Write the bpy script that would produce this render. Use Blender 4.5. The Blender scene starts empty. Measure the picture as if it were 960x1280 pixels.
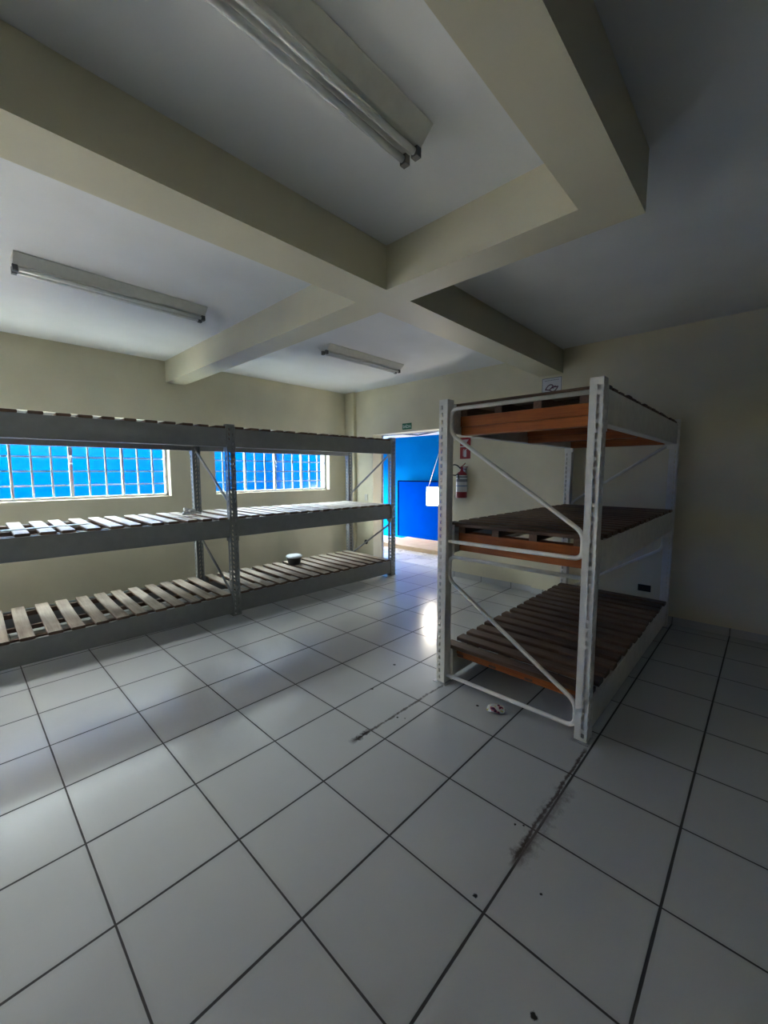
import bpy, bmesh, math, random
from mathutils import Vector, Matrix, noise as mnoise

random.seed(7)
SC = bpy.context.scene
COL = SC.collection
PI = math.pi

# ------------------------------------------------------------------ materials
def new_mat(name):
    m = bpy.data.materials.new(name); m.use_nodes = True
    nt = m.node_tree
    b = nt.nodes['Principled BSDF']
    return m, nt, b

def N(nt, t, **kw):
    n = nt.nodes.new(t)
    for k, v in kw.items():
        if k.startswith('i_'):
            n.inputs[k[2:].replace('_', ' ')].default_value = v
        else:
            setattr(n, k, v)
    return n

def math_node(nt, op, a, b=None, clamp=False):
    n = nt.nodes.new('ShaderNodeMath'); n.operation = op; n.use_clamp = clamp
    for i, x in enumerate((a, b)):
        if x is None: continue
        if isinstance(x, (int, float)): n.inputs[i].default_value = x
        else: nt.links.new(x, n.inputs[i])
    return n.outputs[0]

def mixcol(nt, fac, a, b):
    n = nt.nodes.new('ShaderNodeMix'); n.data_type = 'RGBA'
    for idx, x in ((0, fac), (6, a), (7, b)):
        if isinstance(x, (int, float, tuple)): n.inputs[idx].default_value = x
        else: nt.links.new(x, n.inputs[idx])
    return n.outputs[2]

def ramp(nt, fac, stops):
    n = nt.nodes.new('ShaderNodeValToRGB')
    el = n.color_ramp.elements
    while len(el) < len(stops): el.new(0.5)
    for e, (p, c) in zip(el, stops):
        e.position = p; e.color = c
    nt.links.new(fac, n.inputs[0])
    return n.outputs[0]

def plain(name, col, rough=0.5, metal=0.0, var=0.06, scale=9.0, bump=0.0, bscale=120.0, spec=0.5):
    """paint-like surface with a faint blotchy variation and optional fine bump"""
    m, nt, b = new_mat(name)
    tc = N(nt, 'ShaderNodeTexCoord')
    nz = N(nt, 'ShaderNodeTexNoise'); nz.inputs['Scale'].default_value = scale; nz.inputs['Detail'].default_value = 4
    nt.links.new(tc.outputs['Object'], nz.inputs['Vector'])
    lo = tuple(max(0, c * (1 - var)) for c in col) + (1,)
    hi = tuple(min(1, c * (1 + var)) for c in col) + (1,)
    c = ramp(nt, nz.outputs['Fac'], [(0.3, lo), (0.7, hi)])
    nt.links.new(c, b.inputs['Base Color'])
    b.inputs['Roughness'].default_value = rough
    b.inputs['Metallic'].default_value = metal
    b.inputs['Specular IOR Level'].default_value = spec
    if bump:
        n2 = N(nt, 'ShaderNodeTexNoise'); n2.inputs['Scale'].default_value = bscale; n2.inputs['Detail'].default_value = 3
        nt.links.new(tc.outputs['Object'], n2.inputs['Vector'])
        bp = N(nt, 'ShaderNodeBump'); bp.inputs['Strength'].default_value = bump; bp.inputs['Distance'].default_value = 0.004
        nt.links.new(n2.outputs['Fac'], bp.inputs['Height'])
        nt.links.new(bp.outputs['Normal'], b.inputs['Normal'])
    return m

def emit(name, col, s):
    m, nt, b = new_mat(name)
    b.inputs['Base Color'].default_value = (*col, 1)
    b.inputs['Emission Color'].default_value = (*col, 1)
    b.inputs['Emission Strength'].default_value = s
    return m

def wood(name, dark, light, rough=0.6, axis='Y', grain=1.0, spec=0.3):
    """boards: long streaky grain along one local axis, tone differs per board"""
    m, nt, b = new_mat(name)
    tc = N(nt, 'ShaderNodeTexCoord')
    oi = N(nt, 'ShaderNodeObjectInfo')
    off = math_node(nt, 'MULTIPLY', oi.outputs['Random'], 40.0)
    comb = N(nt, 'ShaderNodeCombineXYZ')
    for k in range(3): nt.links.new(off, comb.inputs[k])
    add = N(nt, 'ShaderNodeVectorMath', operation='ADD')
    nt.links.new(tc.outputs['Object'], add.inputs[0]); nt.links.new(comb.outputs[0], add.inputs[1])
    mp = N(nt, 'ShaderNodeMapping')
    s = {'X': (1.6, 30, 30), 'Y': (30, 1.6, 30), 'Z': (30, 30, 1.6)}[axis]
    mp.inputs['Scale'].default_value = tuple(k * grain for k in s)
    nt.links.new(add.outputs[0], mp.inputs['Vector'])
    n1 = N(nt, 'ShaderNodeTexNoise'); n1.inputs['Scale'].default_value = 1.2; n1.inputs['Detail'].default_value = 6; n1.inputs['Roughness'].default_value = .65
    nt.links.new(mp.outputs[0], n1.inputs['Vector'])
    n2 = N(nt, 'ShaderNodeTexNoise'); n2.inputs['Scale'].default_value = 5.0; n2.inputs['Detail'].default_value = 3
    nt.links.new(add.outputs[0], n2.inputs['Vector'])
    f = math_node(nt, 'ADD', math_node(nt, 'MULTIPLY', n1.outputs['Fac'], .65), math_node(nt, 'MULTIPLY', n2.outputs['Fac'], .35))
    f = math_node(nt, 'ADD', f, math_node(nt, 'MULTIPLY', math_node(nt, 'SUBTRACT', oi.outputs['Random'], .5), .22))
    c = ramp(nt, f, [(0.28, (*dark, 1)), (0.72, (*light, 1))])
    nt.links.new(c, b.inputs['Base Color'])
    b.inputs['Roughness'].default_value = rough
    b.inputs['Specular IOR Level'].default_value = spec
    bp = N(nt, 'ShaderNodeBump'); bp.inputs['Strength'].default_value = .25; bp.inputs['Distance'].default_value = .003
    nt.links.new(n1.outputs['Fac'], bp.inputs['Height']); nt.links.new(bp.outputs['Normal'], b.inputs['Normal'])
    return m

TILE, TX, TY = 0.45, -0.1703, 1.5361

def tile_mat(name, size=TILE, ox=TX, oy=TY, base=(.475, .495, .505), grout=(.035, .034, .036), gw=.0042, rough=(.14, .26), stains=True):
    m, nt, b = new_mat(name)
    geo = N(nt, 'ShaderNodeNewGeometry')
    sep = N(nt, 'ShaderNodeSeparateXYZ'); nt.links.new(geo.outputs['Position'], sep.inputs[0])
    X, Y = sep.outputs[0], sep.outputs[1]
    nzg = N(nt, 'ShaderNodeTexNoise'); nzg.inputs['Scale'].default_value = 7.0; nzg.inputs['Detail'].default_value = 4
    nt.links.new(geo.outputs['Position'], nzg.inputs['Vector'])
    def line(P, o, g):
        u = math_node(nt, 'DIVIDE', math_node(nt, 'SUBTRACT', P, o), size)
        fr = math_node(nt, 'FRACT', math_node(nt, 'ADD', u, 100.5))
        d = math_node(nt, 'MULTIPLY', math_node(nt, 'ABSOLUTE', math_node(nt, 'SUBTRACT', fr, .5)), size)
        # joint edge wobbles a little
        w = math_node(nt, 'ADD', g, math_node(nt, 'MULTIPLY', math_node(nt, 'SUBTRACT', nzg.outputs['Fac'], .5), .003))
        e = math_node(nt, 'DIVIDE', math_node(nt, 'SUBTRACT', w, d), .0012)
        cell = math_node(nt, 'FLOOR', math_node(nt, 'ADD', u, 100.0))
        return math_node(nt, 'ADD', e, .5, clamp=True), cell, d
    lx, cx_, dx = line(X, ox, gw * .85)
    ly, cy_, dy = line(Y, oy, gw * 1.15)
    g = math_node(nt, 'MAXIMUM', lx, ly)
    # tone per tile
    cv = N(nt, 'ShaderNodeCombineXYZ'); nt.links.new(cx_, cv.inputs[0]); nt.links.new(cy_, cv.inputs[1])
    wn = N(nt, 'ShaderNodeTexWhiteNoise'); wn.noise_dimensions = '2D'; nt.links.new(cv.outputs[0], wn.inputs['Vector'])
    nb = N(nt, 'ShaderNodeTexNoise'); nb.inputs['Scale'].default_value = 1.7; nb.inputs['Detail'].default_value = 6; nb.inputs['Roughness'].default_value = .6
    nt.links.new(geo.outputs['Position'], nb.inputs['Vector'])
    tone = math_node(nt, 'ADD', math_node(nt, 'MULTIPLY', wn.outputs['Value'], .30), math_node(nt, 'MULTIPLY', nb.outputs['Fac'], .70))
    lo = tuple(c * .90 for c in base) + (1,); hi = tuple(min(1, c * 1.06) for c in base) + (1,)
    c = ramp(nt, tone, [(.1, lo), (.9, hi)])
    # grime hugging the joints
    dmin = math_node(nt, 'MINIMUM', dx, dy)
    halo = math_node(nt, 'MULTIPLY', math_node(nt, 'SUBTRACT', 1.0, math_node(nt, 'DIVIDE', dmin, .022), clamp=True), math_node(nt, 'MULTIPLY', nb.outputs['Fac'], .35))
    c = mixcol(nt, halo, c, (.16, .15, .15, 1))
    c = mixcol(nt, g, c, (*grout, 1))
    if stains:
        n5 = N(nt, 'ShaderNodeTexNoise'); n5.inputs['Scale'].default_value = 26; n5.inputs['Detail'].default_value = 6; n5.inputs['Roughness'].default_value = .7
        nt.links.new(geo.outputs['Position'], n5.inputs['Vector'])
        n6 = N(nt, 'ShaderNodeTexNoise'); n6.inputs['Scale'].default_value = 5; n6.inputs['Detail'].default_value = 2
        nt.links.new(geo.outputs['Position'], n6.inputs['Vector'])
        def streak(x0, x1, yc, slope, w, wob, soft):
            mid = math_node(nt, 'ADD', yc, math_node(nt, 'MULTIPLY', math_node(nt, 'SUBTRACT', X, x0), slope))
            mid = math_node(nt, 'ADD', mid, math_node(nt, 'MULTIPLY', math_node(nt, 'SUBTRACT', n6.outputs['Fac'], .5), wob))
            d = math_node(nt, 'ABSOLUTE', math_node(nt, 'SUBTRACT', Y, mid))
            ww = math_node(nt, 'MULTIPLY', math_node(nt, 'SUBTRACT', n5.outputs['Fac'], .22, clamp=True), w * 3.2)
            a = math_node(nt, 'DIVIDE', math_node(nt, 'SUBTRACT', ww, d), soft, clamp=True)
            ends = math_node(nt, 'MULTIPLY', math_node(nt, 'DIVIDE', math_node(nt, 'SUBTRACT', X, x0), .06, clamp=True),
                             math_node(nt, 'DIVIDE', math_node(nt, 'SUBTRACT', x1, X), .06, clamp=True))
            return math_node(nt, 'MULTIPLY', a, ends)
        for args, col, k in (((1.47, 2.40, 1.652, -.012, .014, .02, .010), (.045, .035, .03, 1), .8),
                             ((1.46, 1.66, 1.656, -.03, .026, .02, .016), (.03, .024, .02, 1), .9),
                             ((1.40, 2.36, .650, .004, .012, .02, .008), (.05, .032, .025, 1), .85),
                             ((1.42, 1.62, .650, .0, .030, .03, .03), (.035, .025, .02, 1), .8),
                             ((1.40, 2.0, .632, .0, .05, .03, .05), (.14, .125, .12, 1), .6)):
            c = mixcol(nt, math_node(nt, 'MULTIPLY', streak(*args), k), c, col)
        # crumbs of dried dirt
        for px, py, r in ((1.969, 1.982, .012), (2.352, 2.109, .013), (1.836, 1.62, .008), (1.86, 1.58, .008), (1.033, .392, .012),
                          (1.381, .515, .008), (1.60, .72, .007), (1.62, .69, .006), (2.30, 1.32, .010), (1.213, .686, .010)):
            v = N(nt, 'ShaderNodeVectorMath', operation='DISTANCE')
            nt.links.new(geo.outputs['Position'], v.inputs[0]); v.inputs[1].default_value = (px, py, 0)
            q = math_node(nt, 'ADD', v.outputs['Value'], math_node(nt, 'MULTIPLY', math_node(nt, 'SUBTRACT', n5.outputs['Fac'], .5), .03))
            c = mixcol(nt, math_node(nt, 'DIVIDE', math_node(nt, 'SUBTRACT', r, q), .004, clamp=True), c, (.03, .027, .025, 1))
    nt.links.new(c, b.inputs['Base Color'])
    r = N(nt, 'ShaderNodeMapRange'); nt.links.new(nb.outputs['Fac'], r.inputs['Value'])
    r.inputs['From Min'].default_value = .15; r.inputs['From Max'].default_value = .85
    r.inputs['To Min'].default_value = rough[0]; r.inputs['To Max'].default_value = rough[1]
    rr = math_node(nt, 'MAXIMUM', r.outputs[0], math_node(nt, 'MULTIPLY', g, .9))
    nt.links.new(rr, b.inputs['Roughness'])
    b.inputs['Specular IOR Level'].default_value = .65
    bp = N(nt, 'ShaderNodeBump'); bp.inputs['Strength'].default_value = .5; bp.inputs['Distance'].default_value = .002
    nt.links.new(math_node(nt, 'SUBTRACT', 1.0, g), bp.inputs['Height']); nt.links.new(bp.outputs['Normal'], b.inputs['Normal'])
    return m

def glass_mat():
    m, nt, b = new_mat('textured_window_glass')
    nt.nodes.remove(b)
    out = nt.nodes['Material Output']
    tc = N(nt, 'ShaderNodeTexCoord')
    nz = N(nt, 'ShaderNodeTexNoise'); nz.inputs['Scale'].default_value = 14; nz.inputs['Detail'].default_value = 5
    nt.links.new(tc.outputs['Object'], nz.inputs['Vector'])
    c = ramp(nt, nz.outputs['Fac'], [(.3, (.80, .88, .92, 1)), (.7, (.90, .96, .98, 1))])
    tr = N(nt, 'ShaderNodeBsdfTransparent'); nt.links.new(c, tr.inputs['Color'])
    gl = N(nt, 'ShaderNodeBsdfGlossy'); gl.inputs['Roughness'].default_value = .12; gl.inputs['Color'].default_value = (.9, .95, 1, 1)
    mx = N(nt, 'ShaderNodeMixShader'); mx.inputs[0].default_value = .03
    nt.links.new(tr.outputs[0], mx.inputs[1]); nt.links.new(gl.outputs[0], mx.inputs[2])
    nt.links.new(mx.outputs[0], out.inputs['Surface'])
    return m

M = {}
M['wall'] = plain('cream_wall_paint', (.68, .635, .475), .55, var=.05, scale=2.5, bump=.10, bscale=60, spec=.3)
M['dark_wall'] = plain('dark_low_bounce_wall', (.10, .09, .075), .8, var=.1, scale=3, spec=.2)  # unseen walls coloured dark only to cut bounced light
M['beam'] = plain('cream_beam_paint', (.62, .59, .45), .5, var=.04, scale=2.0, bump=.08, bscale=50, spec=.35)
M['ceil'] = plain('white_ceiling_paint', (.73, .745, .75), .7, var=.04, scale=2.0, bump=.08, bscale=80, spec=.2)
M['floor'] = tile_mat('white_floor_tiles')
M['floor_out'] = tile_mat('corridor_floor_tiles', base=(.55, .55, .56), ox=5.31, oy=5.04, grout=(.2, .2, .2), rough=(.2, .35), stains=False)
M['base'] = tile_mat('baseboard_tile', base=(.52, .53, .53), gw=.003, grout=(.12, .12, .12), stains=False)
M['white_metal'] = plain('white_powder_coat', (.74, .73, .68), .38, var=.07, scale=14, spec=.5)
M['grey_metal'] = plain('pale_grey_powder_coat', (.235, .245, .25), .42, var=.06, scale=12, spec=.5)
M['galv'] = plain('galvanised_steel', (.42, .43, .45), .36, metal=.75, var=.25, scale=22)
M['frame_white'] = plain('white_window_paint', (.50, .51, .52), .4, var=.04)
M['glass'] = glass_mat()
M['blue_out'] = plain('sky_blue_wall_paint', (.0, .034, .150), .8, var=.08, scale=1.5, spec=0)
M['blue_wall'] = plain('corridor_blue_paint', (.0012, .14, .42), .7, var=.08, scale=2.0, spec=0)
M['blue_board'] = plain('royal_blue_board', (.0, .050, .40), .6, var=.06, scale=3, spec=0)
M['dark_edge'] = plain('dark_navy_edge', (.004, .012, .05), .6, spec=0)
M['concrete'] = plain('pale_concrete', (.60, .58, .53), .85, var=.1, scale=3)
M['bounce_white'] = plain('white_bounce_paint', (.80, .78, .72), .8, var=.05, scale=2, spec=.1)
M['paving'] = plain('low_bounce_paving', (.20, .225, .26), .85, var=.1, scale=3)
M['lamp_white'] = plain('white_lamp_enamel', (.62, .63, .60), .35, var=.05, scale=20)
M['tube'] = plain('unlit_tube_glass', (.74, .76, .76), .18, var=.03, spec=.6)
M['socket'] = plain('dark_lamp_socket', (.12, .12, .12), .5)
M['black'] = plain('black_plastic', (.008, .008, .009), .35)
M['rubber'] = plain('black_rubber', (.012, .012, .013), .55)
M['lid'] = plain('milky_plastic_lid', (.62, .66, .74), .25, spec=.6)
M['red'] = plain('red_extinguisher_paint', (.24, .008, .014), .35, spec=.5)
M['label_white'] = plain('white_label', (.50, .51, .54), .5)
M['label_grey'] = plain('grey_label_print', (.16, .17, .20), .5)
M['label_blue'] = plain('blue_label_print', (.16, .22, .36), .5)
M['sign_red'] = plain('red_sign_face', (.28, .009, .014), .45)
M['sign_green'] = plain('green_sign_face', (.01, .14, .07), .45)
M['sign_letter'] = plain('pale_sign_lettering', (.62, .74, .66), .5)
M['sign_white'] = plain('white_sign_face', (.60, .62, .68), .4)
M['sign_border'] = plain('grey_sign_border', (.20, .22, .27), .5)
M['purple'] = plain('dark_purple_print', (.07, .012, .06), .5)
M['pale_plastic'] = plain('pale_switch_plastic', (.6, .58, .52), .4)
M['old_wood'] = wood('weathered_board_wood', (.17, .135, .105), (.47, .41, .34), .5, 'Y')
M['pale_wood'] = wood('window_lit_board_wood', (.34, .30, .26), (.60, .56, .50), .42, 'Y')
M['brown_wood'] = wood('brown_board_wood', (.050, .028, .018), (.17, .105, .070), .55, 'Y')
M['orange_wood'] = wood('orange_stained_timber', (.13, .030, .006), (.42, .125, .022), .5, 'Y')
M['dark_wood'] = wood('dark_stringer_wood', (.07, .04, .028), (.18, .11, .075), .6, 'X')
M['ply'] = wood('raw_pine_platform', (.45, .33, .20), (.72, .58, .42), .6, 'Y')
M['strip_white'] = plain('white_painted_strip', (.62, .68, .76), .4)
M['grey_cloth'] = plain('grey_strap_fabric', (.52, .53, .53), .6, var=.25, scale=40)
M['cord'] = plain('white_cable', (.7, .7, .68), .5)
M['lamp_glow'] = emit('lit_flood_lamp_face', (1.0, .93, .80), 6)
M['purlin'] = plain('dark_roof_purlin', (.03, .04, .055), .6)

def wrapper_mat():
    m, nt, b = new_mat('printed_wrapper_film')
    tc = N(nt, 'ShaderNodeTexCoord')
    nz = N(nt, 'ShaderNodeTexNoise'); nz.inputs['Scale'].default_value = 26; nz.inputs['Detail'].default_value = 1
    nt.links.new(tc.outputs['Object'], nz.inputs['Vector'])
    c = ramp(nt, nz.outputs['Fac'], [(.30, (.10, .03, .07, 1)), (.37, (.50, .16, .18, 1)), (.42, (.66, .66, .64, 1)), (.55, (.60, .50, .12, 1)), (.60, (.70, .70, .68, 1))])
    nt.nodes[-1].color_ramp.interpolation = 'CONSTANT'
    nt.links.new(c, b.inputs['Base Color']); b.inputs['Roughness'].default_value = .25
    return m
M['wrapper'] = wrapper_mat()

# ------------------------------------------------------------------ mesh helpers
class MB:
    def __init__(self): self.bm = bmesh.new()
    def box(self, x0, x1, y0, y1, z0, z1, mat=None):
        v = [self.bm.verts.new(p) for p in ((x0,y0,z0),(x1,y0,z0),(x1,y1,z0),(x0,y1,z0),(x0,y0,z1),(x1,y0,z1),(x1,y1,z1),(x0,y1,z1))]
        for f in ((0,3,2,1),(4,5,6,7),(0,1,5,4),(1,2,6,5),(2,3,7,6),(3,0,4,7)):
            self.bm.faces.new([v[i] for i in f])
        return v
    def prism(self, pts, axis, a0, a1):
        """2D outline extruded along an axis. axis 'x': pts=(y,z); 'y': pts=(x,z); 'z': pts=(x,y)"""
        def P(p, a):
            return {'x': (a, p[0], p[1]), 'y': (p[0], a, p[1]), 'z': (p[0], p[1], a)}[axis]
        A = [self.bm.verts.new(P(p, a0)) for p in pts]; B = [self.bm.verts.new(P(p, a1)) for p in pts]
        n = len(pts)
        self.bm.faces.new(A); self.bm.faces.new(list(reversed(B)))
        for i in range(n):
            self.bm.faces.new((A[i], B[i], B[(i+1) % n], A[(i+1) % n]))
        bmesh.ops.recalc_face_normals(self.bm, faces=self.bm.faces)
    def tube(self, pts, r, seg=10, closed=False):
        pts = [Vector(p) for p in pts]; n = len(pts); rings = []
        up = None
        for i, p in enumerate(pts):
            if closed: t = pts[(i+1) % n] - pts[i-1]
            else: t = pts[min(i+1, n-1)] - pts[max(i-1, 0)]
            t.normalize()
            if up is None:
                up = Vector((0,0,1)) if abs(t.z) < .9 else Vector((1,0,0))
            s = t.cross(up)
            if s.length < 1e-6: s = t.orthogonal()
            s.normalize(); up = s.cross(t).normalized()
            rr = r[i] if isinstance(r, (list, tuple)) else r
            rings.append([self.bm.verts.new(p + (s*math.cos(a) + up*math.sin(a))*rr) for a in (2*PI*k/seg for k in range(seg))])
        m = n if closed else n-1
        for i in range(m):
            a, b = rings[i], rings[(i+1) % n]
            for k in range(seg):
                f = self.bm.faces.new((a[k], a[(k+1) % seg], b[(k+1) % seg], b[k])); f.smooth = True
        if not closed:
            self.bm.faces.new(list(reversed(rings[0]))); self.bm.faces.new(rings[-1])
    def lathe(self, prof, c=(0,0,0), seg=24, cap=True):
        rings = []
        for r, z in prof:
            rings.append([self.bm.verts.new((c[0]+r*math.cos(2*PI*k/seg), c[1]+r*math.sin(2*PI*k/seg), c[2]+z)) for k in range(seg)])
        for a, b in zip(rings, rings[1:]):
            for k in range(seg):
                f = self.bm.faces.new((a[k], a[(k+1) % seg], b[(k+1) % seg], b[k])); f.smooth = True
        if cap:
            self.bm.faces.new(list(reversed(rings[0]))); self.bm.faces.new(rings[-1])
    def bevel(self, w, seg=2):
        bmesh.ops.bevel(self.bm, geom=[e for e in self.bm.edges if e.is_manifold and e.calc_face_angle(0) > .6], offset=w, segments=seg, affect='EDGES', profile=.5)
    def mesh(self, name, mat):
        me = bpy.data.meshes.new(name); self.bm.to_mesh(me); self.bm.free()
        me.materials.append(mat)
        return me

def link(name, me, parent=None, loc=(0,0,0), rotz=0.0):
    o = bpy.data.objects.new(name, me); COL.objects.link(o)
    o.location = loc; o.rotation_euler = (0, 0, rotz)
    if parent: o.parent = parent
    return o

def put(name, mb, mat, parent=None, loc=(0,0,0), rotz=0.0):
    return link(name, mb.mesh(name, mat), parent, loc, rotz)

def tag(o, label, cat, group=None, kind=None):
    o['label'] = label; o['category'] = cat
    if group: o['group'] = group
    if kind: o['kind'] = kind
    return o

def thing(name, loc, label, cat, group=None, rotz=0.0):
    o = bpy.data.objects.new(name, None); COL.objects.link(o)
    o.empty_display_size = .1
    o.location = loc; o.rotation_euler = (0, 0, rotz)
    return tag(o, label, cat, group)

def struct(o, label=None):
    o['kind'] = 'structure'
    if label: o['label'] = label; 
    return o

def copy_tree(o, parent=None):
    c = o.copy(); COL.objects.link(c)
    if parent: c.parent = parent
    for ch in list(o.children): copy_tree(ch, c)
    return c

def rounded(pts, r, n=6):
    """round the inner corners of a polyline"""
    pts = [Vector(p) for p in pts]; out = [pts[0]]
    for a, p, b in zip(pts, pts[1:], pts[2:]):
        d1 = (a-p); d2 = (b-p)
        rr = min(r, d1.length*.49, d2.length*.49)
        s = p + d1.normalized()*rr; e = p + d2.normalized()*rr
        for k in range(n+1):
            t = k/n
            out.append(s*(1-t)**2 + p*2*t*(1-t) + e*t*t)
    out.append(pts[-1])
    return out

# ------------------------------------------------------------------ the room
XB, XD = 5.06, 4.95          # door wall, darker wall to its right
YW = 5.69                    # window wall
ZC = 2.955
XF, YR = -3.6, -4.0          # wall behind, wall to the right
T = .25
YC0, YC1 = 1.82, 2.16        # column carrying the beam on the door wall

b = MB(); b.box(XF-T, XB+T, YR-T, YW+T, -.12, 0); struct(put('floor', b, M['floor']), 'white square ceramic floor tiles with dark joints')
b = MB(); b.box(XF-T, XB+T, YR-T, YW+T, ZC, ZC+.15); struct(put('ceiling', b, M['ceil']), 'flat white painted ceiling slab')

# window wall with three openings
WZ0, WZ1 = 1.245, 2.20
WINS = [(2.57, 4.62), (-.07, 1.975)]
OX0, OX1, OZ = -2.9, -.95, 2.12      # unseen opening added further along the window wall to light the room
b = MB()
xs = [XF-T]
for w in [(OX0, OX1)] + sorted(WINS): xs += list(w)
xs.append(XB+T)
for i in range(0, len(xs), 2): b.box(xs[i], xs[i+1], YW, YW+T, 0, ZC)
for w in WINS:
    b.box(w[0], w[1], YW, YW+T, 0, WZ0); b.box(w[0], w[1], YW, YW+T, WZ1, ZC)
b.box(OX0, OX1, YW, YW+T, OZ, ZC)
struct(put('wall_left', b, M['wall']), 'cream painted wall with the long windows')

# door wall
DY0, DY1, DZ = 3.56, 5.04, 2.19
b = MB()
b.box(XB, XB+T, DY1, YW, 0, ZC); b.box(XB, XB+T, YC0, DY0, 0, ZC); b.box(XB, XB+T, DY0, DY1, DZ, ZC)
b.box(XD, XB+T, YR-T, YC0, 0, ZC)
struct(put('wall_back', b, M['wall']), 'cream painted wall with the open doorway')
b = MB(); b.box(XF-T, XB+T, YR-T, YR, 0, ZC); struct(put('wall_right', b, M['dark_wall']))
b = MB(); b.box(XF-T, XF, YR, YW, 0, ZC); struct(put('wall_front', b, M['dark_wall']))

# column under the beam, corner pilaster
b = MB(); b.box(5.0, XB, YC0, YC1-.02, 0, 2.69); struct(put('trim_1', b, M['wall']), 'shallow cream column under the beam end')
b = MB(); b.box(5.0, XB, 5.46, YW, 0, ZC); b.bevel(.02, 3); struct(put('trim_2', b, M['wall']), 'narrow cream pilaster in the corner')

# ceiling beams
BZ = 2.69
b = MB(); b.box(XF, 5.0, 1.84, 2.115, BZ, ZC); b.bevel(.004, 1); struct(put('ceiling_beam', b, M['beam']), 'long cream ceiling beam running to the column')
b = MB(); b.box(1.975, 2.205, 2.115, YW, BZ, ZC); b.box(1.975, 2.205, .48, 1.84, BZ, ZC); b.bevel(.004, 1); struct(put('ceiling_beam', b, M['beam']), 'cream cross beam running from the window wall')
b = MB(); b.box(XF, 1.975, .48, .69, BZ, ZC); b.bevel(.004, 1); struct(put('ceiling_beam', b, M['beam']), 'cream ceiling beam nearest the dark side of the room')

# tiled skirting
BH = .075
b = MB(); b.box(XD-.008, XD, YR, YC0, 0, BH); b.box(XB-.008, XB, YC1-.02, DY0, 0, BH); b.box(XB-.008, XB, DY1, 5.46, 0, BH)
b.box(4.992, 5.0, YC0, YC1-.02, 0, BH)
struct(put('baseboard_back', b, M['base']))
b = MB(); b.box(XF, 5.0, YW-.008, YW, 0, BH); struct(put('baseboard_left', b, M['base']))

# windows
def make_window(i, x0, x1):
    y = YW+.13
    root = bpy.data.objects.new('window_%d' % i, None); COL.objects.link(root); root.location = ((x0+x1)/2, y, WZ0)
    struct(root, {1: 'white steel window of small panes nearest the doorway corner', 2: 'white steel window of small panes behind the longer cut-off rack bay'}[i])
    W = x1-x0; H = WZ1-WZ0; h = W/2
    f = MB()
    f.box(-h, -h+.03, -.03, .03, 0, H); f.box(h-.03, h, -.03, .03, 0, H); f.box(-h, h, -.03, .03, 0, .03); f.box(-h, h, -.03, .03, H-.03, H)
    put('frame', f, M['frame_white'], root)
    # stiles between the four leaves
    s = MB()
    for k, wd in ((-1, .022), (0, .030), (1, .022)):
        s.box(k*h/2-wd/2, k*h/2+wd/2, -.028, .022, .03, H-.03)
    s.box(-.003, .003, -.034, -.028, .03, H-.03)
    put('stile', s, M['frame_white'], root)
    g = MB()
    for k in range(-2, 2):
        a = k*h/2; wv = h/2/3
        for j in (1, 2): g.box(a+j*wv-.009, a+j*wv+.009, -.009, .009, .03, H-.03)
    for r in range(1, 6):
        z = r*H/6; g.box(-h+.03, h-.03, -.008, .008, z-.009, z+.009)
    put('glazing_bars', g, M['frame_white'], root)
    p = MB(); p.box(-h+.028, h-.028, .004, .007, .028, H-.028); put('pane', p, M['glass'], root)
    l = MB(); l.box(-.018, .018, -.046, -.028, .50, .58); l.tube([(0, -.05, .50), (0, -.055, .44)], .009); l.lathe([(.006, -.012), (.013, -.008), (.013, .008), (.006, .012)], (0, -.05, .40), 12)
    lo = put('latch', l, M['galv'], root); lo['label'] = 'dark metal latch'
for i, (x0, x1) in enumerate(WINS): make_window(i+1, x0, x1)

# door opening trim: steel jamb at the far edge of the reveal with two hinges
b = MB()
b.box(XB+T-.03, XB+T+.004, DY1-.012, DY1, 0, DZ); b.box(XB+T-.03, XB+T+.004, DY0, DY0+.012, 0, DZ); b.box(XB+T-.03, XB+T+.004, DY0, DY1, DZ-.012, DZ)
for z in (.35, 1.05, 1.8): b.tube([(XB+T-.035, DY1-.014, z-.04), (XB+T-.035, DY1-.014, z+.04)], .009, 8)
struct(put('door_1', b, M['galv']), 'bare metal frame of the open doorway')

b = MB()
b.box(OX0, OX0+.04, YW-.01, YW+.06, 0, OZ); b.box(OX1-.04, OX1, YW-.01, YW+.06, 0, OZ); b.box(OX0, OX1, YW-.01, YW+.06, OZ-.04, OZ)
struct(put('added_door_opening', b, M['galv']), 'metal frame of the unseen wide opening added to let in daylight')

# ------------------------------------------------------------------ beyond the windows and the door
b = MB(); b.box(-3.45, -2.1, 7.96, 8.2, -.1, 2.95); struct(put('wall_outside', b, M['bounce_white']), 'white light-bouncing section added to the yard wall')  # white section added to reflect light onto rack ends and cross beam
b = MB(); b.box(-9, -3.45, 8.0, 8.2, -.1, 2.95); b.box(-2.1, 5.0, 8.0, 8.2, -.1, 2.95); struct(put('wall_outside', b, M['blue_out']), 'sky blue painted wall outside the windows')  # raised high to keep low sky light off the right-hand floor
b = MB(); b.box(5.08, 5.30, YW+T, 8.2, -.1, 2.95); struct(put('wall_outside', b, M['blue_out']), 'sky blue side wall of the yard')
b = MB(); b.box(-9, -.7, YW+T, 14, -.25, -.1); struct(put('ground', b, M['concrete']), 'pale concrete yard')  # ground kept pale here to bounce light in through the added opening
b = MB(); b.box(-.7, 12, YW+T, 14, -.25, -.1); struct(put('ground', b, M['paving']), 'paving under the windows, darkened to cut bounced light')  # ground toned dark here to cut light bounced up at the windows

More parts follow.
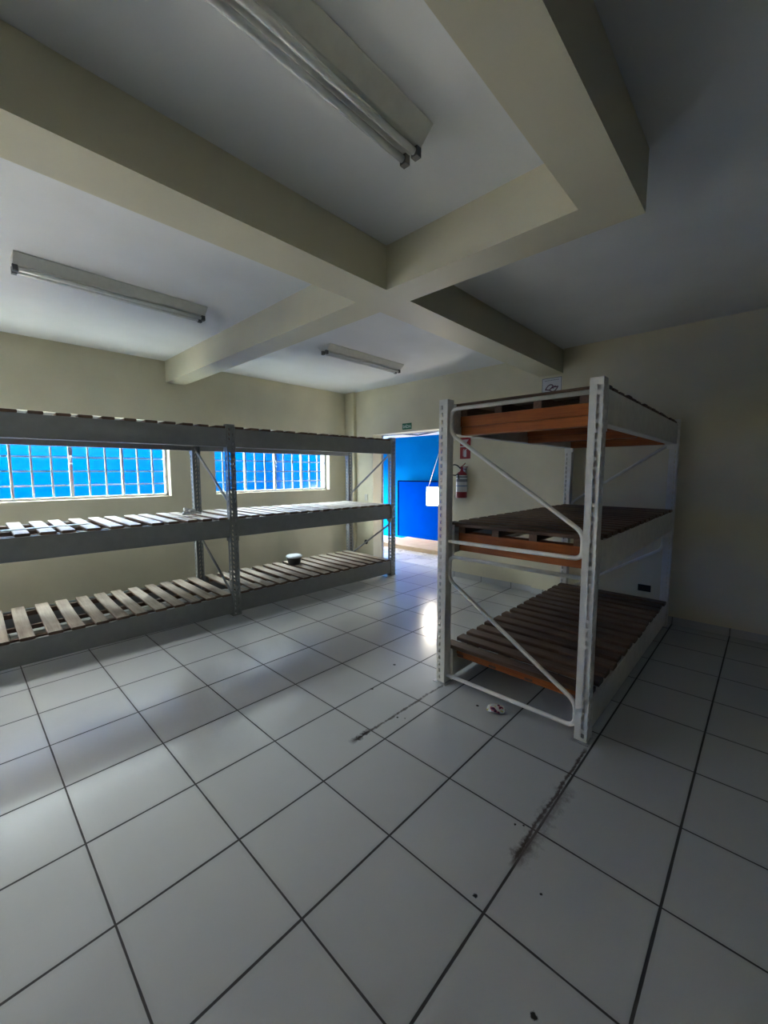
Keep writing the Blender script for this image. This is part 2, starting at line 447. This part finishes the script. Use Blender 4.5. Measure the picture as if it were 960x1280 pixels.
CX = 7.23
b = MB(); b.box(XB+T, CX+.2, 2.0, 9.5, -.12, 0); struct(put('floor_corridor', b, M['floor_out']))
b = MB(); b.box(CX, CX+.2, 2.0, 9.5, 0, 2.9); struct(put('wall_corridor', b, M['blue_wall']), 'sky blue corridor wall')
b = MB(); b.box(XB+T, CX+.2, 2.0, 7.4, 2.345, 2.45); struct(put('ceiling_corridor', b, M['ceil']))
b = MB(); b.box(XB+T, CX+.2, 7.4, 7.5, 1.5, 2.9); struct(put('wall_corridor', b, M['blue_wall']))  # unseen end wall added to limit sky light entering the corridor
b = MB(); b.box(XB+T, CX+.2, 1.8, 2.0, 0, 2.9); struct(put('wall_corridor', b, M['blue_wall']))
for (xa, ya, xb_, yb, txt) in ((5.75, 5.64, 6.90, 5.50, 'dark pipe under the corridor ceiling, running from the doorway towards the blue wall'),
                               (6.85, 5.44, 6.0, 3.9, 'dark pipe under the corridor ceiling, slanting back towards the right door edge')):
    b = MB(); b.tube([(xa, ya, 2.329), ((xa+xb_)/2+.03, (ya+yb)/2, 2.326), (xb_, yb, 2.329)], .013, 8)
    tag(put('roof_pipe', b, M['purlin']), txt, 'pipe', 'dark pipes under the corridor ceiling')

# blue board standing on the platform against the corridor wall
t = thing('blue_board', (7.08, 5.1, .085), 'royal blue panel standing on the wooden platform in the corridor', 'panel')
b = MB(); b.box(-.02, .02, -1.08, 1.10, 0, 1.25); put('panel', b, M['blue_board'], t)
b = MB(); b.box(-.026, .026, -1.08, 1.13, 1.25, 1.275); b.box(-.026, .026, 1.10, 1.13, 0, 1.25); put('edging', b, M['dark_edge'], t)
# platform
t = thing('wooden_platform', (6.62, 4.9, 0), 'low raw wood platform at the foot of the blue corridor panel', 'platform')
b = MB(); b.box(-.48, .58, -1.3, 1.02, .06, .085); b.bevel(.003, 1); put('top', b, M['ply'], t)
b = MB(); b.box(-.46, -.42, -1.28, 1.0, 0, .06); b.box(.50, .54, -1.28, 1.0, 0, .06); b.box(-.42, .50, .96, 1.0, 0, .06); b.box(-.42, .50, -1.28, -1.24, 0, .06); put('frame', b, M['ply'], t)

# hanging flood lamp
LX, LY, LZ = 5.72, 4.23, .96
t = thing('flood_lamp', (LX, LY, LZ), 'glaring white flood lamp hanging by two cords in the doorway', 'lamp', rotz=math.radians(28))
b = MB(); b.prism([(-.02, .0), (.05, .05), (.05, .30), (-.02, .34)], 'y', -.12, .12); b.bevel(.008, 2); put('housing', b, M['lamp_white'], t)
b = MB(); b.box(-.028, -.0195, -.105, .105, .03, .31); put('lamp_face', b, M['lamp_glow'], t)
for s in (-1, 1):
    b = MB(); b.tube([(.015, s*.09, .32), (.03, s*.085-.17, .9), (.05, s*.07-.28, 1.36)], .005, 6); put('cord', b, M['cord'], t)

# ------------------------------------------------------------------ racks
PITCH = .05
def upright_mesh(w, lip):
    """pierced steel channel, 2.045 m tall, web at v=0 facing -v, open towards +v"""
    d = .07
    # unfolded path: list of (u, v) points; holes are given per stretch as (centre offset, half width, slant)
    cols = []   # (u, v, col-id) ; hole flag between consecutive columns
    def seg(p, q, holes):
        L = math.hypot(q[0]-p[0], q[1]-p[1]); du, dv = (q[0]-p[0])/L, (q[1]-p[1])/L
        s = [0.0]
        flags = []
        for c, hw, sl in holes:
            s += [c-hw, c+hw]; flags += [0, (1, sl, du, dv)]
        flags.append(0)
        for i, t in enumerate(s):
            cols.append([p[0]+du*t, p[1]+dv*t, flags[i]])
    seg((w-lip, d), (w, d), [])
    seg((w, d), (w, 0), [(.046, .009, 0.0)])
    seg((w, 0), (-w, 0), [(.024, .0055, .004), (.061, .0055, -.004)])
    seg((-w, 0), (-w, d), [(.024, .009, 0.0)])
    seg((-w, d), (-w+lip, d), [])
    cols.append([-w+lip, d, None])
    zs = [0.0]; rows = []
    k = 0
    z = .02
    while z + .04 < 2.045:
        zs += [z+.006, z+.035]; z += PITCH
    zs.append(2.045)
    bm = bmesh.new()
    grid = []
    for zi, zz in enumerate(zs):
        row = []
        for ci, (u, v, f) in enumerate(cols):
            off = 0.0; dirn = (0, 0)
            fl = f if f else (cols[ci-1][2] if ci and cols[ci-1][2] else None)
            if fl and 0 < zi < len(zs)-1:
                off = fl[1]*(1 if zi % 2 else -1); dirn = (fl[2], fl[3])
            row.append(bm.verts.new((u+dirn[0]*off, v+dirn[1]*off, zz)))
        grid.append(row)
    for zi in range(len(zs)-1):
        for ci in range(len(cols)-1):
            if cols[ci][2] and zi % 2 == 1: continue      # pierced
            bm.faces.new((grid[zi][ci], grid[zi][ci+1], grid[zi+1][ci+1], grid[zi+1][ci]))
    me = bpy.data.meshes.new('upright'); 
    bmesh.ops.recalc_face_normals(bm, faces=bm.faces)
    bmesh.ops.solidify(bm, geom=bm.faces[:], thickness=.003)
    bm.to_mesh(me); bm.free()
    return me

DEPTH = 1.05
def rack(name, label, loc, rotz, bays, u0, span, levels, mat, brace_dirs, w, lip):
    """origin: foot of the first upright's front face; u along the beams, v to the rear"""
    root = thing(name, loc, label, 'rack', rotz=rotz)
    up = upright_mesh(w, lip); up.materials.append(mat)
    pb = MB(); pb.box(-.06, .06, -.015, .09, 0, .006); plate = pb.mesh('foot_plate', M['galv'])
    us = [u0 + i*span for i in range(bays+1)]
    for u in us:
        for rear in (0, 1):
            o = link('upright', up, root, (u, DEPTH if rear else 0, 0), PI if rear else 0)
            link('foot_plate', plate, o)
    # beams
    L = span-2*w-.007
    for zt in levels:
        for i in range(bays):
            for rear in (0, 1):
                m = MB()
                pr = [(.010, -.19), (.010, 0), (.045, 0), (.045, -.045), (.085, -.045), (.085, -.19)]
                m.prism(pr, 'x', w+.0035, w+.0035+L); m.bevel(.003, 1)
                o = put('beam', m, mat, root, (us[i] if not rear else us[i+1], DEPTH if rear else 0, zt), PI if rear else 0)
                for e in (0, 1):
                    q = MB()
                    x = w+.0015 if e == 0 else w+.0035+L-.002
                    q.box(x, x+.004, -.004, .088, -.235, .015)
                    for zz in (-.22, -.12, -.01): q.box(x-.004 if e == 0 else x+.002, x+.002 if e == 0 else x+.008, .012, .022, zz-.006, zz+.006)
                    put('end_plate', q, mat, o)
    # two bent-tube braces per frame
    for u, dr in zip(us, brace_dirs):
        for zt, zb in ((1.978, 1.055), (.945, .055)):
            a, c = .08, DEPTH-.08                     # v near front / rear
            if dr < 0: a, c = c, a
            s = 1 if c > a else -1
            h = zt-zb
            pts = [(0, a-.02*s, zt), (0, c, zt), (0, c, zt-.17), (0, a, zb+.15), (0, a, zb), (0, c+.02*s, zb)]
            m = MB(); m.tube(rounded(pts, .05, 6), .0135, 12)
            put('brace', m, mat, root, (u, 0, 0))
    return root, us

# rear side of a frame is +v. dr>0: top tube runs to the rear and the diagonal drops to the front
LROT = math.atan(-.0317)
left_rack, lus = rack('pallet_rack', 'long grey two-bay three-level rack standing along the window wall', (2.033, 4.107, 0), LROT, 2, -2.44, 2.44, (2.0, 1.055, .232), M['grey_metal'], (1, 1, -1), .0425, .016)
right_rack, rus = rack('pallet_rack', 'white single-bay three-level rack standing end-on beside the dark wall', (2.418, .665, 0), 0.0, 1, 0.0, 2.43, (2.0, 1.155, .225), M['white_metal'], (1, -1), .038, .037)

def slat_meshes(length, width, thick, mat, n, key, edge=None):
    out = []
    rnd = random.Random(key)
    for k in range(n):
        m = MB(); bm = m.bm
        cut = 8
        w0, w1 = width*rnd.uniform(.94, 1.04), width*rnd.uniform(.94, 1.04)
        bow = rnd.uniform(-.004, .004); cup = rnd.uniform(-.001, .001)
        rings = []
        for i in range(cut+1):
            t = i/cut; y = (t-.5)*length; w = (w0*(1-t)+w1*t)/2
            dx = bow*math.sin(PI*t); th = thick*rnd.uniform(.97, 1.0)
            ch = thick*.2
            prof = [(-w, ch), (-w+ch, 0), (w-ch, 0), (w, ch), (w, th-ch), (w-ch, th), (-w+ch, th), (-w, th-ch)]
            rings.append([bm.verts.new((dx+px, y, pz)) for px, pz in prof])
        for a, c in zip(rings, rings[1:]):
            for j in range(8):
                bm.faces.new((a[j], a[(j+1) % 8], c[(j+1) % 8], c[j]))
        bm.faces.new(list(reversed(rings[0]))); bm.faces.new(rings[-1])
        bmesh.ops.recalc_face_normals(bm, faces=bm.faces)
        # dark stain plus backlit shade put into edges, ends and underside; tops worn pale
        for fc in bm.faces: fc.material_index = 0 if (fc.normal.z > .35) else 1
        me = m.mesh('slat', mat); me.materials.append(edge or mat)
        out.append(me)
    return out

def deck(name, label, root, ustart, uend, z, n, width, thick, mat, key, stringers, bearers, group, strmat, jitter=.012, skew=.008, vlen=1.022):
    """slats across the bay on lengthwise stringers; z = beam top the slats lie on"""
    R = Matrix.Translation(root.location) @ Matrix.Rotation(root.rotation_euler[2], 4, 'Z')
    c = R @ Vector(((ustart+uend)/2, DEPTH/2, z))
    t = thing(name, c, label, 'slatted deck', group, root.rotation_euler[2])
    L = uend-ustart
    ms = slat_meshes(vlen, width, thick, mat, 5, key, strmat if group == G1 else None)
    rnd = random.Random(key+1)
    for i in range(n):
        u = -L/2 + width/2 + (L-width)*i/(n-1)
        o = link('slat', ms[rnd.randrange(5)], t, (u + (rnd.uniform(-jitter, jitter) if 0 < i < n-1 else 0), rnd.uniform(-.006, .006), .0005), rnd.uniform(-skew, skew) + (PI if rnd.random() < .5 else 0))
    for v, sh, sw in stringers:
        m = MB(); m.box(-L/2+.02, L/2-.02, -sw/2, sw/2, -sh, 0); m.bevel(.003, 1)
        put('stringer', m, strmat, t, (0, v-DEPTH/2, 0))
    for u, bt, bh, bw, v0, v1 in bearers:
        # two boards nailed face to face
        m = MB(); m.box(-bw/2, bw/2, v0-DEPTH/2, v1-DEPTH/2, -bh*.55+.001, 0); m.box(-bw/2+.006, bw/2-.002, v0-DEPTH/2+.003, v1-DEPTH/2-.003, -bh, -bh*.55); m.bevel(.003, 1)
        put('bearer', m, M['orange_wood'], t, (u-L/2, 0, -bt))
    return t

G1 = 'slatted decks on the grey rack'; G2 = 'slatted decks on the white rack'
ls = [(.112, .044, .035), (.44, .036, .026), (.93, .044, .035)]
for bay in (0, 1):
    a, c = lus[bay]+.055, lus[bay+1]-.055
    for lv, z in (('top', 2.0), ('middle', 1.055), ('lowest', .232)):
        txt = {('top', 0): 'wooden deck on the top of the grey rack bay cut off by the photo edge',
               ('middle', 0): 'pale slatted deck at middle height of the grey rack, carrying the loose white strip',
               ('lowest', 0): 'weathered slatted deck at the bottom of the grey rack, widely spaced empty slats',
               ('top', 1): 'slatted wooden deck on top of the grey rack bay next to the doorway',
               ('middle', 1): 'pale slatted deck at middle height of the grey rack bay next to the doorway',
               ('lowest', 1): 'weathered slatted deck at the bottom of the grey rack carrying the black bowl'}[(lv, bay)]
        mat = {'middle': M['pale_wood'], 'lowest': M['old_wood'], 'top': M['brown_wood']}[lv]  # window light on middle decks, backlit shade on top ones put into colour
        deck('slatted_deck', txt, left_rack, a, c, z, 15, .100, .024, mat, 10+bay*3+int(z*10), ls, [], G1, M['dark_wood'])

rs = [(.13, .044, .05), (.40, .044, .05), (.66, .044, .05), (.92, .044, .05)]
a, c = rus[0]+.055, rus[1]-.055
rt = [(v, .066, w_) for v, sh, w_ in rs]
rt_b = [(u, .067, .128, .09, .10, .95) for u in (.07, (c-a)/2, c-a-.07)]
rb = [(u, .0445, .13, .09, .10, .95) for u in (.07, (c-a)/2, c-a-.07)]
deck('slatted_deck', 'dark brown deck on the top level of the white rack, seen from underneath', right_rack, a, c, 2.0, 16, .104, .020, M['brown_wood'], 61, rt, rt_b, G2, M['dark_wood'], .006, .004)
deck('slatted_deck', 'brown slatted deck at middle height of the white rack over an orange board', right_rack, a, c, 1.155, 16, .104, .026, M['brown_wood'], 71, rs, rb, G2, M['dark_wood'], .006, .004)
rb2 = [(u, .002, .052, .07, .10, .95) for u in (.055, (c-a)/2, c-a-.055)]
deck('slatted_deck', 'reddish brown slatted deck on the lowest level of the white rack, near the floor', right_rack, a, c, .235, 16, .102, .030, M['brown_wood'], 81, rs, rb2, G2, M['dark_wood'], .008, .006)

# ------------------------------------------------------------------ things on the grey rack
def on_left(u, v, z): 
    R = Matrix.Translation(left_rack.location) @ Matrix.Rotation(LROT, 4, 'Z')
    return R @ Vector((u, v, z))

t = thing('plastic_bowl', (3.260, 4.826, .2555), 'small black plastic bowl with milky lid on the lowest grey rack deck', 'bowl')
b = MB(); b.lathe([(.076, 0), (.081, .004), (.104, .095), (.108, .098), (.108, .106), (.101, .106), (.098, .099), (.074, .008), (.0, .008)], seg=28, cap=False)
b.lathe([(.0, 0), (.076, 0)], seg=28, cap=False)
put('bowl', b, M['black'], t)
b = MB(); b.lathe([(.0, .1065), (.109, .1065), (.113, .110), (.113, .120), (.102, .130), (.08, .135), (.0, .136)], seg=28, cap=False); 
lid = put('lid', b, M['lid'], t); lid['label'] = 'milky white lid'; lid.rotation_euler = (.03, -.03, 0)

b = MB(); b.box(-.30, .30, -.034, .034, 0, .007); b.bevel(.002, 1)
tag(put('wooden_strip', b, M['strip_white'], None, on_left(-1.50, .36, 1.0785), LROT+.12), 'loose flat white strip lying across the slats at middle height of the grey rack', 'strip')

# crumpled grey strap bundle
b = MB()
rnd = random.Random(3)
pts = []
for k in range(46):
    a = k/45*PI*5.2
    pts.append((.055*math.cos(a)*(1-.3*k/45)+.02*math.sin(a*2.1), .04*math.sin(a)*(1-.2*k/45), .018+.0012*k+.012*math.sin(a*.7+1)**2))
b.tube(pts, [.014+.005*math.sin(k*1.3) for k in range(46)], 8)
b.tube([(.05, .0, .03), (.09, -.01, .034), (.12, -.04, .020)], [.016, .015, .012], 8)
tag(put('fabric_strap', b, M['grey_cloth'], None, on_left(-.30, .42, 1.0775), .3), 'crumpled grey strap bundle lying on the middle level deck of the grey rack', 'strap')

# little bent hook hanging below the middle level beside the rack post
b = MB()
b.tube(rounded([(0, 0, .0), (0, 0, -.115), (.02, .0, -.14), (.05, .0, -.115)], .02, 4), .006, 8)
b.box(-.004, .03, -.012, .012, -.035, -.028); b.box(-.03, .055, -.02, .02, -.132, -.124)
tag(put('metal_hook', b, M['galv'], None, on_left(-.12, .36, 1.003), .4), 'small bent metal hook hanging under the middle deck of the grey rack', 'hook')

# ------------------------------------------------------------------ ceiling lamps
def fluorescent(loc, label):
    t = thing('fluorescent_lamp', loc, label, 'ceiling lamp', 'twin tube lamps on the ceiling')
    L = .62
    b = MB(); b.prism([(-.112, 0), (.112, 0), (.112, -.006), (.050, -.060), (-.050, -.060), (-.112, -.006)], 'x', -L, L); b.bevel(.003, 1); put('housing', b, M['lamp_white'], t)
    for s in (-1, 1):
        b = MB(); b.tube([(-L+.03, s*.031, -.080), (L-.03, s*.031, -.080)], .0145, 16)
        tb = put('tube', b, M['tube'], t)
        for e in (-1, 1):
            q = MB(); q.box(e*(L-.012)-.014, e*(L-.012)+.014, s*.031-.016, s*.031+.016, -.098, -.058); q.bevel(.005, 2)
            so = put('socket', q, M['socket'], t); so['label'] = 'dark tube socket'
    return t
fluorescent((.995, 3.70, ZC), 'twin tube ceiling lamp on the bay in front of the cut-off window')
fluorescent((3.58, 3.71, ZC), 'twin tube ceiling lamp in the bay nearest the doorway')
fluorescent((.83, 1.20, ZC), 'large near twin tube ceiling lamp between the two long beams')

# ------------------------------------------------------------------ signs and fittings on the door wall
def text_mesh(s, size, name, mat):
    cu = bpy.data.curves.new(name, 'FONT'); cu.body = s; cu.size = size; cu.align_x = 'CENTER'; cu.align_y = 'CENTER'; cu.extrude = .0008; cu.offset = size*.012
    o = bpy.data.objects.new(name, cu); COL.objects.link(o)
    bpy.context.view_layer.update()
    me = bpy.data.meshes.new_from_object(o.evaluated_get(bpy.context.evaluated_depsgraph_get()))
    bpy.data.objects.remove(o); bpy.data.curves.remove(cu)
    me.materials.clear(); me.materials.append(mat)
    return me
# local frame of a wall plate: x right as seen (-Y world), y up, z out of the wall (-X world)
def plate(name, wx, y, z, label, cat):
    t = thing(name, (wx, y, z), label, cat)
    t.rotation_euler = Matrix(((0, 0, -1), (-1, 0, 0), (0, 1, 0))).to_euler()
    return t

t = plate('exit_sign', XB, 4.27, 2.275, 'small green exit sign above the open doorway', 'sign')
b = MB(); b.box(-.095, .095, -.048, .048, 0, .005); b.bevel(.002, 1); put('sign_board', b, M['sign_green'], t)
o = link('lettering', text_mesh('SA\u00cdDA', .066, 'lettering', M['sign_letter']), t, (0, -.006, .006)); o['label'] = 'pale lettering'; o.scale = (.92, 1, 1)

t = plate('extinguisher_sign', XB, 3.185, 1.885, 'red and white sign above the fire extinguisher', 'sign')
b = MB(); b.box(-.085, .085, -.15, .15, 0, .004); b.bevel(.0015, 1); put('sign_board', b, M['sign_red'], t)
b = MB()
b.prism([(-.055, .12), (.055, .12), (.0, .045)], 'z', .0042, .0055)            # downward arrow head
b.prism([(-.085, .030), (.085, .030), (.085, .016), (-.085, .016)], 'z', .0042, .0052)
b.prism([(-.022, -.125), (.022, -.125), (.022, -.045), (.012, -.028), (-.012, -.028), (-.022, -.045)], 'z', .0042, .0055)
b.prism([(-.012, -.024), (.03, -.012), (.034, -.020), (.0, -.030)], 'z', .0042, .0055)
b.prism([(-.034, -.11), (-.027, -.11), (-.027, -.03), (-.014, -.018), (-.020, -.012), (-.034, -.025)], 'z', .0042, .0055)
put('pictogram', b, M['label_white'], t)['label'] = 'white pictogram'

t = plate('state_emblem_sign', 5.0, 1.967, 2.545, 'square white sign with purple outline emblem on the column', 'sign')
b = MB(); b.box(-.115, .115, -.115, .115, 0, .006); b.bevel(.002, 1); put('sign_board', b, M['sign_white'], t)
b = MB()
for x0, x1, y0, y1 in ((-.115, .115, .108, .115), (-.115, .115, -.115, -.108), (-.115, -.108, -.108, .108), (.108, .115, -.108, .108)): b.box(x0, x1, y0, y1, .0061, .0075)
for k in range(9): b.box(-.085+k*.019, -.085+k*.019+.014, .082, .090, .0061, .0068)
put('border', b, M['sign_border'], t)['label'] = 'grey border'
def ribbon(mb, pts, w, z0, z1):
    for p, q in zip(pts, pts[1:]):
        p, q = Vector(p), Vector(q); d = (q-p); 
        if d.length < 1e-6: continue
        d.normalize(); n = Vector((-d.y, d.x))*w/2; e = d*w*.3
        mb.prism([tuple(p-n-e), tuple(q-n+e), tuple(q+n+e), tuple(p+n-e)], 'z', z0, z1)
b = MB()
lobe1 = [(-.072, -.018), (-.060, .004), (-.040, .026), (-.016, .036), (.004, .032), (.016, .018), (.004, .004), (-.010, -.010), (-.024, -.028), (-.046, -.022), (-.072, -.018)]
lobe2 = [(-.012, -.014), (.010, -.002), (.034, .006), (.056, .002), (.074, .006), (.062, -.018), (.042, -.040), (.018, -.048), (-.006, -.040), (-.022, -.028)]
ribbon(b, lobe1, .012, .0062, .0076); ribbon(b, lobe2, .012, .0078, .0092)
ribbon(b, [(.016, .018), (.036, .012), (.050, .014)], .008, .0062, .0076); ribbon(b, [(.004, .004), (.02, -.012), (.026, -.006)], .007, .0094, .0106)
put('emblem', b, M['purple'], t)['label'] = 'purple outline emblem'

# fire extinguisher on a bracket
EX, EY, EZ = XB-.105, 3.17, 1.185
t = thing('fire_extinguisher', (EX, EY, EZ), 'red fire extinguisher with black hose hanging on the wall', 'fire extinguisher')
b = MB(); b.lathe([(.0, 0), (.070, 0), (.076, .006), (.076, .30), (.070, .335), (.05, .36), (.026, .372), (.022, .39), (.0, .39)], seg=32, cap=False); put('cylinder', b, M['red'], t)
b = MB(); b.lathe([(.0768, .085), (.0768, .318)], seg=32, cap=False); lb = put('label_band', b, M['label_white'], t); lb['label'] = 'white label wrapped round the cylinder'
pr = None
b = MB(); b.lathe([(.0776, .225), (.0776, .262)], seg=32, cap=False); pr = put('print_band', b, M['label_grey'], lb); pr['label'] = 'grey printed band'
b = MB(); b.lathe([(.0776, .160), (.0776, .178)], seg=32, cap=False); pr = put('print_band', b, M['label_blue'], lb); pr['label'] = 'blue printed band'
b = MB(); b.lathe([(.0776, .285), (.0776, .303)], seg=32, cap=False); pr = put('print_band', b, M['label_grey'], lb); pr['label'] = 'grey printed band'
b = MB(); b.lathe([(.016, .385), (.018, .39), (.018, .425), (.012, .43), (.0, .43)], seg=16, cap=False)
b.box(-.016, .016, -.085, .02, .425, .437); b.tube([(0, .01, .435), (0, -.03, .462), (0, -.055, .485)], .007, 8); b.tube([(0, .0, .41), (0, -.035, .405), (0, -.06, .40)], .006, 8)
put('valve_handle', b, M['red'], t)
b = MB()
hp = [(-.01, .016, .41), (-.02, .06, .455), (-.03, .115, .47), (-.035, .165, .445), (-.035, .185, .395), (-.04, .165, .345), (-.05, .115, .318), (-.06, .06, .315), (-.07, .03, .33)]
hp2 = rounded(hp, .04, 4); b.tube(hp2, .0085, 10); b.tube([(-.07, .03, .33), (-.075, .01, .33), (-.078, -.005, .26)], [.010, .011, .008], 10)
put('hose', b, M['rubber'], t)['label'] = 'black rubber hose'
b = MB(); b.box(.06, .1045, -.02, .02, .33, .42); b.box(.075, .1045, -.03, .03, .08, .10); put('bracket', b, M['galv'], t)

# sockets and switch
t = plate('wall_socket', XD, .895, .325, 'black wall socket low on the dark wall behind the white rack', 'socket')
b = MB(); b.box(-.058, .058, -.034, .034, 0, .010); b.bevel(.004, 2); put('cover', b, M['black'], t)
for s in (-1, 1):
    b = MB(); b.box(s*.025-.012, s*.025+.012, -.012, .012, .0102, .013); put('outlet', b, M['rubber'], t)
t = plate('wall_socket', XB, 5.22, .30, 'small black socket low on the wall beside the doorway', 'socket')
b = MB(); b.lathe([(.042, 0), (.042, .008), (.034, .014), (.0, .014)], seg=20); put('cover', b, M['black'], t)
t = plate('light_switch', XB, 5.21, 1.10, 'pale light switch on the wall beside the doorway', 'switch')
b = MB(); b.box(-.036, .036, -.058, .058, 0, .008); b.bevel(.003, 2); put('cover', b, M['pale_plastic'], t)
b = MB(); b.box(-.012, .012, -.020, .020, .0082, .013); put('rocker', b, M['pale_plastic'], t)

# ------------------------------------------------------------------ crumpled wrapper on the floor
bm = bmesh.new(); bmesh.ops.create_icosphere(bm, subdivisions=4, radius=1)
for v in bm.verts:
    n = mnoise.noise(v.co*1.7+Vector((3, 1, 2)))*.45 + abs(mnoise.noise(v.co*4.1))*.35
    p = v.co*(1-.45*n)
    v.co = Vector((p.x*.042, p.y*.060, max(-.7, p.z)*.024+.0172))
me = bpy.data.meshes.new('snack_wrapper'); bm.to_mesh(me); bm.free(); me.materials.append(M['wrapper'])
tag(link('snack_wrapper', me, None, (2.325, 1.20, 0), .5), 'crumpled colourful wrapper on the floor tiles under the white rack end', 'wrapper')

# ------------------------------------------------------------------ light
world = bpy.data.worlds.new('overcast_sky'); SC.world = world; world.use_nodes = True
nt = world.node_tree; bg = nt.nodes['Background']
bg.inputs['Color'].default_value = (1.0, .985, .94, 1); bg.inputs['Strength'].default_value = 10.0

def portal(name, loc, sx, sy, rot):
    l = bpy.data.lights.new(name, 'AREA'); l.shape = 'RECTANGLE'; l.size = sx; l.size_y = sy
    l.cycles.is_portal = True
    o = bpy.data.objects.new(name, l); COL.objects.link(o); o.location = loc; o.rotation_euler = rot
for x0, x1 in WINS:
    portal('window_daylight', ((x0+x1)/2, YW+T+.01, (WZ0+WZ1)/2), x1-x0, WZ1-WZ0, (-PI/2, 0, 0))
portal('added_opening_daylight', ((OX0+OX1)/2, YW+T+.01, OZ/2), OX1-OX0, OZ, (-PI/2, 0, 0))
portal('corridor_daylight', ((XB+T+CX)/2, 7.52, .75), CX-XB-T, 1.5, (-PI/2, 0, 0))

# the hung flood lamp also throws light
l = bpy.data.lights.new('flood_beam', 'POINT'); l.energy = 3; l.color = (1, .93, .82); l.shadow_soft_size = .08
o = bpy.data.objects.new('flood_beam', l); COL.objects.link(o); o.location = (LX-.12, LY-.06, LZ+.17)

# ------------------------------------------------------------------ camera (solved from the tile grid)
f, pitch, roll, yaw, Hc = 510.27, .0970114, -.0020471, .7568428, 1.546
cp, sp = math.cos(pitch), math.sin(pitch)
Fv = Vector((math.cos(yaw)*cp, math.sin(yaw)*cp, -sp)); Rv = Fv.cross(Vector((0, 0, 1))).normalized(); Uv = Rv.cross(Fv)
R2 = Rv*math.cos(roll)+Uv*math.sin(roll); U2 = -Rv*math.sin(roll)+Uv*math.cos(roll)
cd = bpy.data.cameras.new('camera'); co = bpy.data.objects.new('camera', cd); COL.objects.link(co)
co.matrix_world = Matrix(((R2.x, U2.x, -Fv.x, 0), (R2.y, U2.y, -Fv.y, 0), (R2.z, U2.z, -Fv.z, Hc), (0, 0, 0, 1)))
cd.sensor_fit = 'HORIZONTAL'; cd.sensor_width = 36; cd.lens = f/960*36; cd.clip_start = .02; cd.clip_end = 100
SC.camera = co

SC.view_settings.view_transform = 'Standard'; SC.view_settings.look = 'None'
SC.view_settings.exposure = 2.48; SC.view_settings.gamma = 1.0; SC.view_settings.use_curve_mapping = False
SC.cycles.max_bounces = 10; SC.cycles.diffuse_bounces = 6; SC.cycles.glossy_bounces = 4; SC.cycles.transparent_max_bounces = 12
SC.cycles.sample_clamp_indirect = 6.0; SC.cycles.use_denoising = True
